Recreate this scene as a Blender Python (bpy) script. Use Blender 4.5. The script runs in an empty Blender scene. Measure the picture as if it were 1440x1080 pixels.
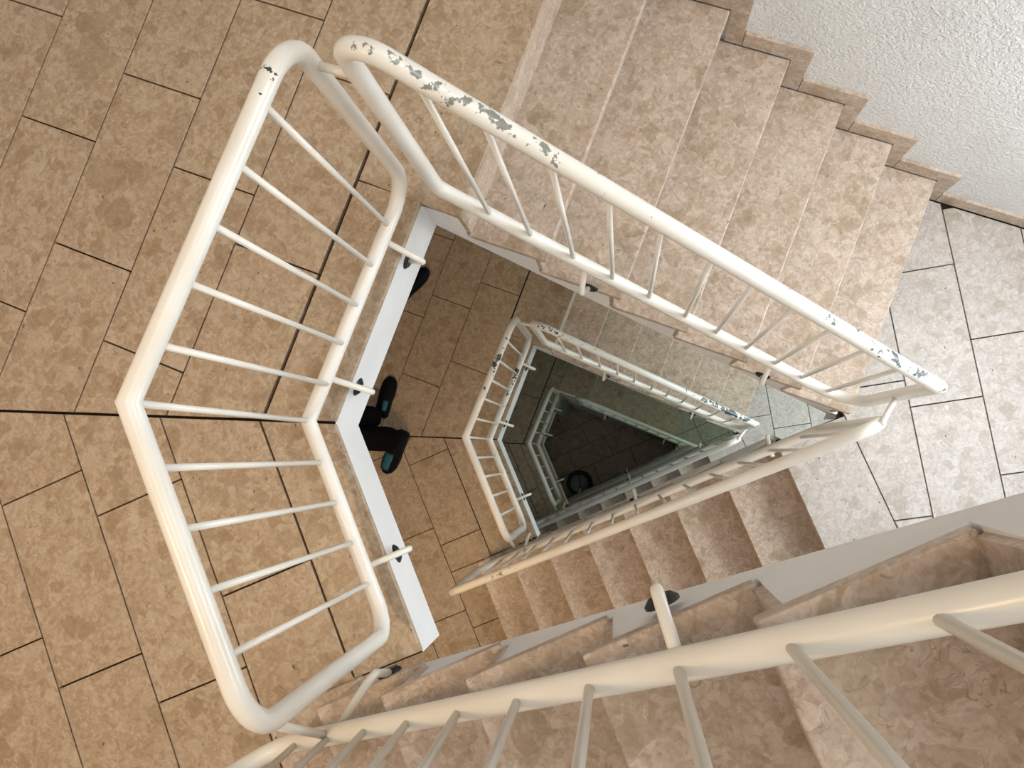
import bpy, bmesh, math, random
from mathutils import Vector, Matrix
random.seed(7)
C = bpy.context.scene.collection
SC = bpy.context.scene

# ------------------------------------------------------------------ camera, world, light, exposure
cam = bpy.data.cameras.new('camera')
cam.lens = 1061.48 / 1440 * 36; cam.sensor_width = 36; cam.clip_start = 0.02
camo = bpy.data.objects.new('camera', cam); C.objects.link(camo)
camo.location = (0.7688, -0.0501, 1.9338)
camo.rotation_euler = (0.0907, 0.1434, 0.0394)
SC.camera = camo
vs = SC.view_settings
vs.view_transform = 'Standard'; vs.look = 'None'; vs.gamma = 1; vs.use_curve_mapping = False
vs.exposure = -0.07

w = bpy.data.worlds.new('world'); SC.world = w; w.use_nodes = True
w.node_tree.nodes['Background'].inputs[0].default_value = (0.80, 0.88, 1.0, 1)
w.node_tree.nodes['Background'].inputs[1].default_value = 0.3

def area(name, loc, target, sx, sy, power, col):
    l = bpy.data.lights.new(name, 'AREA'); l.shape = 'RECTANGLE'; l.size = sx; l.size_y = sy
    l.energy = power; l.color = col
    o = bpy.data.objects.new(name, l); C.objects.link(o); o.location = loc
    o.rotation_euler = (Vector(target) - Vector(loc)).to_track_quat('-Z', 'Y').to_euler()
    return o
WH = (0.86, 0.94, 1.0)
WARM = (1.0, 0.70, 0.40)
# daylight through the windows of the half landings (east wall), one per storey
area('window_light', (2.74, 0.35, 2.85), (0.6, 0.0, 1.2), 1.5, 1.3, 60, WH)
area('window_light', (2.74, 0.35, 0.30), (1.2, 0.05, -1.0), 1.5, 1.2, 70, WH)
area('window_light', (2.74, 0.35, -2.45), (1.2, 0.05, -3.7), 1.5, 1.2, 52, (0.78, 0.92, 0.94))
area('window_light', (2.74, 0.35, -5.10), (1.2, 0.05, -6.4), 1.2, 0.8, 11, (0.66, 0.93, 0.72))
# skylight in the roof over the well
area('skylight', (0.55, 0.15, 4.9), (0.5, 0.05, 0), 1.7, 1.3, 36, (1.0, 0.905, 0.80))
# warm ceiling lamps of the main landings
area('landing_lamp', (-0.75, -0.75, 2.45), (-0.7, -0.7, 0), 0.35, 0.35, 20, WARM)
area('landing_lamp', (-0.45, -1.15, -0.26), (-0.35, -1.15, -3), 0.35, 0.35, 17, (1.0, 0.66, 0.34))

# ------------------------------------------------------------------ calibrated plan
FU, FL, FN = 0.331, 0.4377, 0.466      # plan angles of the two flights
H = 2.7
ZR = -1.224
def UP(s, u, f=FU): return (math.cos(f)*s + math.sin(f)*u, -math.sin(f)*s + math.cos(f)*u)
def LO(s, u, f=FL): return (math.cos(f)*s + math.sin(f)*u, math.sin(f)*s - math.cos(f)*u)
def v3(p2, z): return Vector((p2[0], p2[1], z))

# ------------------------------------------------------------------ materials
def newmat(name):
    m = bpy.data.materials.new(name); m.use_nodes = True
    nt = m.node_tree; b = nt.nodes['Principled BSDF']
    return m, nt, b
def N(nt, t, **k):
    n = nt.nodes.new(t)
    for a, v in k.items(): setattr(n, a, v)
    return n
def mix(nt, fac, a, b, mode='MIX'):
    n = nt.nodes.new('ShaderNodeMix'); n.data_type = 'RGBA'; n.blend_type = mode
    for i, v in ((0, fac), (6, a), (7, b)):
        if hasattr(v, 'links'): nt.links.new(v, n.inputs[i])
        else: n.inputs[i].default_value = v if i == 0 else (*v, 1)
    return n.outputs[2]
def ramp(nt, src, stops):
    n = nt.nodes.new('ShaderNodeValToRGB'); nt.links.new(src, n.inputs[0])
    e = n.color_ramp.elements
    while len(e) > 1: e.remove(e[-1])
    for k, (p, c) in enumerate(stops):
        if k == 0: x = e[0]; x.position = p
        else: x = e.new(p)
        x.color = (c, c, c, 1) if isinstance(c, (int, float)) else (*c, 1)
    return n.outputs[0]
def math_(nt, op, a, b=None):
    n = nt.nodes.new('ShaderNodeMath'); n.operation = op
    for i, v in enumerate((a, b)):
        if v is None: continue
        if hasattr(v, 'links'): nt.links.new(v, n.inputs[i])
        else: n.inputs[i].default_value = v
    return n.outputs[0]

def stone_material(name, base, dark, light, rough=0.38):
    dark2 = (dark[0]*0.86, dark[1]*0.86, dark[2]*0.72)
    m, nt, b = newmat(name)
    tc = N(nt, 'ShaderNodeTexCoord'); oi = N(nt, 'ShaderNodeObjectInfo')
    off = N(nt, 'ShaderNodeVectorMath', operation='SCALE'); off.inputs[0].default_value = (13.1, 7.7, 5.3)
    nt.links.new(oi.outputs['Random'], off.inputs['Scale'])
    add = N(nt, 'ShaderNodeVectorMath', operation='ADD')
    nt.links.new(tc.outputs['Object'], add.inputs[0]); nt.links.new(off.outputs[0], add.inputs[1])
    # warp
    wn = N(nt, 'ShaderNodeTexNoise'); wn.inputs['Scale'].default_value = 22; wn.inputs['Detail'].default_value = 3
    nt.links.new(add.outputs[0], wn.inputs['Vector'])
    ws = N(nt, 'ShaderNodeVectorMath', operation='SCALE'); ws.inputs['Scale'].default_value = 0.045
    nt.links.new(wn.outputs['Color'], ws.inputs[0])
    wp = N(nt, 'ShaderNodeVectorMath', operation='ADD')
    nt.links.new(add.outputs[0], wp.inputs[0]); nt.links.new(ws.outputs[0], wp.inputs[1])
    P = wp.outputs[0]
    def vor(scale, feat='F1', rnd=1.0):
        v = N(nt, 'ShaderNodeTexVoronoi', feature=feat); v.inputs['Scale'].default_value = scale
        v.inputs['Randomness'].default_value = rnd
        nt.links.new(P, v.inputs['Vector']); return v
    # cloudy matrix
    n1 = N(nt, 'ShaderNodeTexNoise'); n1.inputs['Scale'].default_value = 9; n1.inputs['Detail'].default_value = 6
    nt.links.new(P, n1.inputs['Vector'])
    col = mix(nt, ramp(nt, n1.outputs['Fac'], [(0.35, 0.0), (0.68, 1.0)]), [c*0.90 for c in base], [c*1.07 for c in base])
    # fine grain
    n9 = N(nt, 'ShaderNodeTexNoise'); n9.inputs['Scale'].default_value = 130; n9.inputs['Detail'].default_value = 4
    nt.links.new(add.outputs[0], n9.inputs['Vector'])
    col = mix(nt, ramp(nt, n9.outputs['Fac'], [(0.3, 0.0), (0.7, 1.0)]), [0.80]*3, [1.14]*3) if False else mix(nt, 0.4, col, mix(nt, ramp(nt, n9.outputs['Fac'], [(0.35, 0.0), (0.65, 1.0)]), [c*0.82 for c in base], [c*1.16 for c in base]))
    # fine speckle
    v0 = vor(95)
    sep0 = N(nt, 'ShaderNodeSeparateColor'); nt.links.new(v0.outputs['Color'], sep0.inputs[0])
    col = mix(nt, math_(nt, 'MULTIPLY', ramp(nt, sep0.outputs[0], [(0.70, 0.0), (0.95, 1.0)]), 0.5), col, light)
    col = mix(nt, math_(nt, 'MULTIPLY', ramp(nt, sep0.outputs[1], [(0.80, 0.0), (0.98, 1.0)]), 0.5), col, dark)
    # clasts of many sizes, pale and brown: radius drawn per cell
    for scale, col2, amt, cR, cS, lo_, rmax, met in ((75, light, 0.50, 0, 1, 0.60, 0.85, 'EUCLIDEAN'), (60, dark, 0.42, 1, 2, 0.66, 0.80, 'EUCLIDEAN'), (32, light, 0.46, 2, 0, 0.72, 1.15, 'MANHATTAN'), (27, dark, 0.62, 0, 2, 0.76, 1.10, 'MANHATTAN'), (19, dark2, 0.56, 1, 0, 0.80, 1.10, 'MANHATTAN'), (13, light, 0.24, 0, 1, 0.84, 1.0, 'MANHATTAN'), (9.0, dark2, 0.58, 1, 2, 0.86, 0.92, 'MANHATTAN')):
        v = vor(scale); v.distance = met
        s = N(nt, 'ShaderNodeSeparateColor'); nt.links.new(v.outputs['Color'], s.inputs[0])
        rad = ramp(nt, s.outputs[cR], [(lo_, 0.0), (lo_+0.01, 0.55*rmax), (1.0, rmax)])
        k = math_(nt, 'SUBTRACT', rad, v.outputs['Distance'])
        k = ramp(nt, k, [(0.0, 0.0), (0.03, 1.0)])
        k = math_(nt, 'MULTIPLY', k, ramp(nt, s.outputs[cS], [(0.0, amt*0.35), (1.0, amt)]))
        col = mix(nt, k, col, col2)
    col = mix(nt, 0.14, col, mix(nt, ramp(nt, n9.outputs['Fac'], [(0.35, 0.0), (0.65, 1.0)]), [c*0.78 for c in base], [c*1.2 for c in base]))
    # thin curled shell veins
    n3 = N(nt, 'ShaderNodeTexNoise'); n3.inputs['Scale'].default_value = 26; n3.inputs['Detail'].default_value = 1; n3.inputs['Distortion'].default_value = 1.4
    nt.links.new(P, n3.inputs['Vector'])
    vein = ramp(nt, n3.outputs['Fac'], [(0.487, 0.0), (0.5, 1.0), (0.513, 0.0)])
    n4 = N(nt, 'ShaderNodeTexNoise'); n4.inputs['Scale'].default_value = 17
    nt.links.new(add.outputs[0], n4.inputs['Vector'])
    col = mix(nt, math_(nt, 'MULTIPLY', vein, ramp(nt, n4.outputs['Fac'], [(0.47, 0.0), (0.57, 0.85)])), col, [c*0.8 for c in dark])
    col = mix(nt, math_(nt, 'MULTIPLY', vein, ramp(nt, n4.outputs['Fac'], [(0.36, 0.6), (0.46, 0.0)])), col, light)
    # black pits
    v5 = vor(42); s5 = N(nt, 'ShaderNodeSeparateColor'); nt.links.new(v5.outputs['Color'], s5.inputs[0])
    pit = math_(nt, 'MULTIPLY', ramp(nt, s5.outputs[2], [(0.955, 0.0), (0.96, 1.0)]), ramp(nt, v5.outputs['Distance'], [(0.10, 1.0), (0.16, 0.0)]))
    col = mix(nt, math_(nt, 'MULTIPLY', pit, 0.8), col, (0.05, 0.035, 0.02))
    nt.links.new(col, b.inputs['Base Color'])
    b.inputs['Roughness'].default_value = rough
    b.inputs['Specular IOR Level'].default_value = 0.35
    return m
STONE = stone_material('beige_agglomerate_stone', (0.455, 0.335, 0.225), (0.31, 0.20, 0.115), (0.60, 0.49, 0.37))
STEP = stone_material('step_stone', (0.485, 0.378, 0.292), (0.34, 0.242, 0.162), (0.68, 0.585, 0.50), 0.33)
LIT_STONE = stone_material('window_lit_agglomerate_stone', (0.455, 0.395, 0.348), (0.34, 0.28, 0.225), (0.60, 0.55, 0.51))  # same stone on the half landings, cool window brightness painted into its colour

def plain(name, col, rough=0.5, spec=0.4, bump=None, metal=0):
    m, nt, b = newmat(name)
    b.inputs['Base Color'].default_value = (*col, 1); b.inputs['Roughness'].default_value = rough
    b.inputs['Specular IOR Level'].default_value = spec; b.inputs['Metallic'].default_value = metal
    tc = N(nt, 'ShaderNodeTexCoord')
    n = N(nt, 'ShaderNodeTexNoise'); n.inputs['Scale'].default_value = 6; n.inputs['Detail'].default_value = 5
    nt.links.new(tc.outputs['Object'], n.inputs['Vector'])
    c = mix(nt, ramp(nt, n.outputs['Fac'], [(0.3, 0.0), (0.7, 1.0)]), [x*0.955 for x in col], [min(1, x*1.03) for x in col])
    nt.links.new(c, b.inputs['Base Color'])
    if bump:
        n2 = N(nt, 'ShaderNodeTexNoise'); n2.inputs['Scale'].default_value = bump[0]; n2.inputs['Detail'].default_value = 3
        n2.inputs['Distortion'].default_value = 0.8
        nt.links.new(tc.outputs['Object'], n2.inputs['Vector'])
        bp = N(nt, 'ShaderNodeBump'); bp.inputs['Strength'].default_value = bump[1]; bp.inputs['Distance'].default_value = 0.007
        nt.links.new(n2.outputs['Fac'], bp.inputs['Height']); nt.links.new(bp.outputs[0], b.inputs['Normal'])
    return m
GROUT = plain('dark_grout', (0.035, 0.026, 0.018), 0.9, 0.1)
PLASTER = plain('white_painted_concrete', (0.80, 0.79, 0.78), 0.6, 0.25, (60, 0.02))
WOODCHIP = plain('white_woodchip_wall', (0.74, 0.735, 0.72), 0.75, 0.2, (70, 1.0))
RISERM = plain('pale_riser_edge', (0.80, 0.72, 0.62), 0.3, 0.5)
BLACK = plain('black_rubber', (0.012, 0.014, 0.016), 0.45, 0.4)
TROUSER = plain('dark_trouser_cloth', (0.006, 0.004, 0.005), 0.95, 0.05, (200, 0.3))
SHOE = plain('black_shoe', (0.004, 0.004, 0.006), 0.7, 0.12)
SHOEB = plain('teal_shoe_panel', (0.07, 0.27, 0.37), 0.7, 0.2, (300, 0.4))
SKIN = plain('skin', (0.50, 0.27, 0.17), 0.6, 0.3)
JACKET = plain('dark_jacket', (0.03, 0.03, 0.035), 0.9, 0.1)
HAIR = plain('dark_hair', (0.02, 0.014, 0.01), 0.6, 0.3)
LID = plain('grey_green_plastic', (0.22, 0.27, 0.24), 0.5, 0.4)

def paint_material():
    m, nt, b = newmat('white_gloss_rail_paint')
    tc = N(nt, 'ShaderNodeTexCoord')
    at = N(nt, 'ShaderNodeAttribute', attribute_name='wear')
    n = N(nt, 'ShaderNodeTexNoise'); n.inputs['Scale'].default_value = 34; n.inputs['Detail'].default_value = 6; n.inputs['Roughness'].default_value = 0.62
    nt.links.new(tc.outputs['Object'], n.inputs['Vector'])
    s = math_(nt, 'ADD', n.outputs['Fac'], math_(nt, 'MULTIPLY', at.outputs['Fac'], 0.26))
    chip = ramp(nt, s, [(0.735, 0.0), (0.742, 1.0)])
    edge = ramp(nt, s, [(0.715, 0.0), (0.735, 1.0)])
    n2 = N(nt, 'ShaderNodeTexNoise'); n2.inputs['Scale'].default_value = 5
    nt.links.new(tc.outputs['Object'], n2.inputs['Vector'])
    pc = mix(nt, ramp(nt, n2.outputs['Fac'], [(0.4, 0.0), (0.65, 1.0)]), (0.80, 0.755, 0.67), (0.86, 0.83, 0.77))
    at2 = N(nt, 'ShaderNodeAttribute', attribute_name='chip_dark')
    cc = mix(nt, at2.outputs['Fac'], (0.26, 0.25, 0.21), (0.035, 0.055, 0.06))
    col = mix(nt, math_(nt, 'MULTIPLY', edge, 0.35), pc, (0.9, 0.9, 0.88))
    col = mix(nt, chip, col, cc)
    nt.links.new(col, b.inputs['Base Color'])
    b.inputs['Roughness'].default_value = 0.28; b.inputs['Specular IOR Level'].default_value = 0.5
    bp = N(nt, 'ShaderNodeBump'); bp.inputs['Strength'].default_value = 0.4; bp.inputs['Distance'].default_value = 0.001; bp.invert = True
    nt.links.new(chip, bp.inputs['Height']); nt.links.new(bp.outputs[0], b.inputs['Normal'])
    return m
PAINT = paint_material()

# ------------------------------------------------------------------ helpers
def link(name, me, parent=None):
    o = bpy.data.objects.new(name, me); C.objects.link(o)
    if parent: o.parent = parent
    return o
def empty(name, loc=(0, 0, 0)):
    o = bpy.data.objects.new(name, None); C.objects.link(o); o.location = loc; o.empty_display_size = 0.1
    return o
def tag(o, label=None, cat=None, group=None, kind=None):
    for k, v in (('label', label), ('category', cat), ('group', group), ('kind', kind)):
        if v: o[k] = v
    return o
def obj_bm(name, bm, mats, parent=None, smooth=False, bevel=0):
    bmesh.ops.recalc_face_normals(bm, faces=bm.faces)
    me = bpy.data.meshes.new(name); bm.to_mesh(me); bm.free()
    for m in (mats if isinstance(mats, (list, tuple)) else [mats]): me.materials.append(m)
    if smooth:
        for p in me.polygons: p.use_smooth = True
    q = parent; off = Vector((0, 0, 0))
    while q is not None: off += q.location; q = q.parent
    me.transform(Matrix.Translation(-off))
    o = link(name, me, parent)
    if bevel:
        md = o.modifiers.new('bevel', 'BEVEL'); md.width = bevel; md.segments = 2; md.limit_method = 'ANGLE'
    return o
def prism(bm, poly, z0, z1, mt=0, ms=0):
    """plan polygon extruded from z0 up to z1; mt top material, ms sides"""
    lo_ = [bm.verts.new((x, y, z0)) for x, y in poly]; hi = [bm.verts.new((x, y, z1)) for x, y in poly]
    f = bm.faces.new(hi); f.material_index = mt
    f = bm.faces.new(lo_[::-1]); f.material_index = ms
    n = len(poly)
    for i in range(n):
        f = bm.faces.new((lo_[i], lo_[(i+1) % n], hi[(i+1) % n], hi[i])); f.material_index = ms
def clip(poly, a, n):
    """keep the half plane (p-a).n >= 0"""
    out = []
    for i in range(len(poly)):
        p, q = poly[i], poly[(i+1) % len(poly)]
        dp = (p[0]-a[0])*n[0] + (p[1]-a[1])*n[1]; dq = (q[0]-a[0])*n[0] + (q[1]-a[1])*n[1]
        if dp >= 0: out.append(p)
        if (dp >= 0) != (dq >= 0):
            t = dp/(dp-dq); out.append((p[0]+(q[0]-p[0])*t, p[1]+(q[1]-p[1])*t))
    return out
def parea(p): return abs(sum(p[i][0]*p[(i+1) % len(p)][1] - p[(i+1) % len(p)][0]*p[i][1] for i in range(len(p))))/2
GAP = 0.0042
TT = 0.02
def tile(poly, z, parent, mat=STONE, name='tile', drop=0.0):
    if len(poly) < 3 or parea(poly) < 0.0003: return
    # drop double points
    q = [poly[0]]
    for p in poly[1:]:
        if math.dist(p, q[-1]) > 1e-4: q.append(p)
    if math.dist(q[0], q[-1]) < 1e-4: q.pop()
    if len(q) < 3: return
    bm = bmesh.new(); prism(bm, q, z-TT, z-drop)
    tops = [f for f in bm.faces if all(abs(v.co.z-(z-drop)) < 1e-6 for v in f.verts)]
    bmesh.ops.bevel(bm, geom=[e for f in tops for e in f.edges], offset=0.0012, segments=1, affect='EDGES')
    return obj_bm(name, bm, mat, parent)
def grid_tiles(FR, s_edges, crosses, u0, u1, z, parent, clips, f, gaps=None):
    """columns between consecutive s edges, cut at u = cross + k*0.534"""
    for i in range(len(s_edges)-1):
        a, b = s_edges[i], s_edges[i+1]
        g1 = GAP*(2.0 if gaps and gaps.get(i+1) else 0.5)
        c = crosses[i]; us = [u0]
        if c is not None:
            k = math.ceil((u0-c)/0.534 + 1e-6)
            while c+k*0.534 < u1: us.append(c+k*0.534); k += 1
        us.append(u1)
        for j in range(len(us)-1):
            lo_, hi = us[j]+GAP/2, us[j+1]-GAP/2
            if hi-lo_ < 0.01: continue
            poly = [FR(a+GAP/2, lo_, f), FR(b-g1, lo_, f), FR(b-g1, hi, f), FR(a+GAP/2, hi, f)]
            for (p, n) in clips: poly = clip(poly, p, n)
            tile(poly, z, parent)

def tube(name, pts, r, mat, parent=None, closed=False, radii=None, seg=16, wear=None, dark=None, capped=True, arc=8, mesh_only=False):
    """sweep a circle along a polyline whose corners are rounded by radii[i]"""
    pts = [Vector(p) for p in pts]; n = len(pts)
    radii = radii or [0]*n
    path = []
    for i, p in enumerate(pts):
        if (not closed and i in (0, n-1)) or radii[i] <= 0: path.append(p); continue
        a = (pts[i-1]-p); b = (pts[(i+1) % n]-p); la, lb = a.length, b.length; a.normalize(); b.normalize()
        ang = a.angle(b)
        d = min(radii[i]/math.tan(ang/2), la*0.49, lb*0.49); rr = d*math.tan(ang/2)
        A, B = p+a*d, p+b*d
        bis = (a+b).normalized(); cen = p + bis*(rr/math.sin(ang/2))
        va, vb = A-cen, B-cen; tot = va.angle(vb)
        for k in range(arc+1):
            t = k/arc
            path.append(cen + (va*math.sin((1-t)*tot) + vb*math.sin(t*tot))/math.sin(tot))
    # subdivide long straight parts
    full = []
    m = len(path)
    rng = m if closed else m-1
    for i in range(rng):
        a, b = path[i], path[(i+1) % m]; full.append(a)
        L = (b-a).length; k = int(L/0.05) if wear else 0
        for j in range(1, k): full.append(a.lerp(b, j/k))
    if not closed: full.append(path[-1])
    path = full; m = len(path)
    bm = bmesh.new(); wl = bm.verts.layers.float.new('wear'); dl = bm.verts.layers.float.new('chip_dark')
    rings = []; prev = None
    for i, p in enumerate(path):
        if closed: t0 = (p-path[i-1]).normalized(); t1 = (path[(i+1) % m]-p).normalized()
        else:
            t0 = (p-path[max(i-1, 0)]); t1 = (path[min(i+1, m-1)]-p)
            if t0.length < 1e-9: t0 = t1.copy()
            if t1.length < 1e-9: t1 = t0.copy()
            t0.normalize(); t1.normalize()
        t = (t0+t1).normalized()
        if prev is None:
            ref = Vector((0, 0, 1)) if abs(t.z) < 0.9 else Vector((1, 0, 0))
            x = t.cross(ref).normalized()
        else:
            x = (prev - t*prev.dot(t)).normalized()
        prev = x; y = t.cross(x)
        st = 1/max(0.5, math.sqrt((1+t0.dot(t1))/2))     # miter stretch
        ax = (t1-t0); ax = ax.normalized() if ax.length > 1e-6 else None
        ring = []
        for k in range(seg):
            an = 2*math.pi*k/seg; o = x*math.cos(an)*r + y*math.sin(an)*r
            if ax is not None and st > 1.001: o = o + ax*(o.dot(ax))*(st-1)
            v = bm.verts.new(p+o); ring.append(v)
            if wear: v[wl] = wear(p, o/r)
            if dark: v[dl] = dark(p)
        rings.append(ring)
    last = m if closed else m-1
    for i in range(last):
        A, B = rings[i], rings[(i+1) % m]
        # match rotation at the seam of a closed sweep
        sh = 0
        if closed and i == m-1:
            sh = min(range(seg), key=lambda q: sum((A[k].co-B[(k+q) % seg].co).length for k in range(0, seg, 4)))
        for k in range(seg):
            bm.faces.new((A[k], A[(k+1) % seg], B[(k+1+sh) % seg], B[(k+sh) % seg]))
    if not closed and capped:
        bm.faces.new(rings[0][::-1]); bm.faces.new(rings[-1])
    return obj_bm(name, bm, mat, parent, smooth=True)

def disc(name, cen, normal, r, t, mat, parent):
    bm = bmesh.new()
    n = Vector(normal).normalized(); x = n.cross(Vector((0, 0, 1))).normalized(); y = n.cross(x)
    prof = [(0, 0), (r, 0), (r, t*0.4), (r*0.7, t), (0, t)]
    rings = []
    for (rr, h) in prof[1:4]:
        rings.append([bm.verts.new(Vector(cen)+n*h+(x*math.cos(a)+y*math.sin(a))*rr) for a in [2*math.pi*k/20 for k in range(20)]])
    for A, B in zip(rings, rings[1:]):
        for k in range(20): bm.faces.new((A[k], A[(k+1) % 20], B[(k+1) % 20], B[k]))
    bm.faces.new(rings[-1]); bm.faces.new(rings[0][::-1])
    return obj_bm(name, bm, mat, parent, smooth=False)

# ------------------------------------------------------------------ room shell
WN = 1.605                                    # north wall, u in the upper frame
WS = 1.66                                     # south wall, u in the near frame
def box_poly(name, poly, z0, z1, mat, kind='structure'):
    bm = bmesh.new(); prism(bm, poly, z0, z1); o = obj_bm(name, bm, mat); o['kind'] = kind; return o
ZB, ZT = -8.1, 5.1
def wall_line(name, a, b, thick_dir, z0, z1, mat=WOODCHIP):
    d = Vector(thick_dir)*0.2
    return box_poly(name, [a, b, (b[0]+d.x, b[1]+d.y), (a[0]+d.x, a[1]+d.y)], z0, z1, mat)
nU = (math.sin(FU), math.cos(FU))             # outward normal of the north wall
nL = (math.sin(FN), -math.cos(FN))
NW, NE = UP(-2.45, WN), UP(2.7, WN)
SW, SE = LO(-2.2, WS, FN), LO(2.5, WS, FN)
wall_line('wall_north', NW, NE, nU, ZB, ZT)
wall_line('wall_south', SW, SE, nL, ZB, ZT)
wall_line('wall_west', (-1.85, -2.6), (-1.85, 2.6), (-1, 0), ZB, ZT)
# east wall with a window opening on every half landing
EX = 2.85
ewin = [(ZR+0.95, ZR+2.15), (ZR+H+0.85, ZR+H+2.15), (ZR-H+0.95, ZR-H+2.15)]
wall_line('wall_east', (EX, 1.15), (EX, 1.6), (1, 0), ZB, ZT)
wall_line('wall_east.001', (EX, -1.3), (EX, -0.45), (1, 0), ZB, ZT)
zs = [ZB]
for a, b in sorted(ewin): zs += [a, b]
zs.append(ZT)
for k in range(0, len(zs), 2):
    wall_line('wall_east.%03d' % (2+k//2), (EX, -0.45), (EX, 1.15), (1, 0), zs[k], zs[k+1])
GLASS, nt_, b_ = newmat('window_glass'); b_.inputs['Roughness'].default_value = 0.02; b_.inputs['Transmission Weight'].default_value = 1.0; b_.inputs['IOR'].default_value = 1.45
for k, (a, b) in enumerate(sorted(ewin)):
    fr = empty('window_%d' % (k+1), (EX+0.08, 0.35, a)); fr['kind'] = 'structure'
    for nm, (y0, y1, z0, z1) in (('window_frame', (-0.45, -0.39, a, b)), ('window_frame', (1.09, 1.15, a, b)), ('window_frame', (-0.39, 1.09, a, a+0.06)), ('window_frame', (-0.39, 1.09, b-0.06, b)), ('window_frame', (0.32, 0.38, a+0.06, b-0.06))):
        bm = bmesh.new(); prism(bm, [(EX+0.05, y0), (EX+0.11, y0), (EX+0.11, y1), (EX+0.05, y1)], z0, z1)
        obj_bm(nm, bm, PLASTER, fr)
    for y0, y1 in ((-0.39, 0.32), (0.38, 1.09)):
        bm = bmesh.new(); prism(bm, [(EX+0.075, y0), (EX+0.083, y0), (EX+0.083, y1), (EX+0.075, y1)], a+0.06, b-0.06)
        obj_bm('pane', bm, GLASS, fr)
box_poly('ceiling', [(-2.1, -2.6), (3.1, -2.6), (3.1, 2.8), (-2.1, 2.8)], ZT, ZT+0.2, PLASTER)

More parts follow.
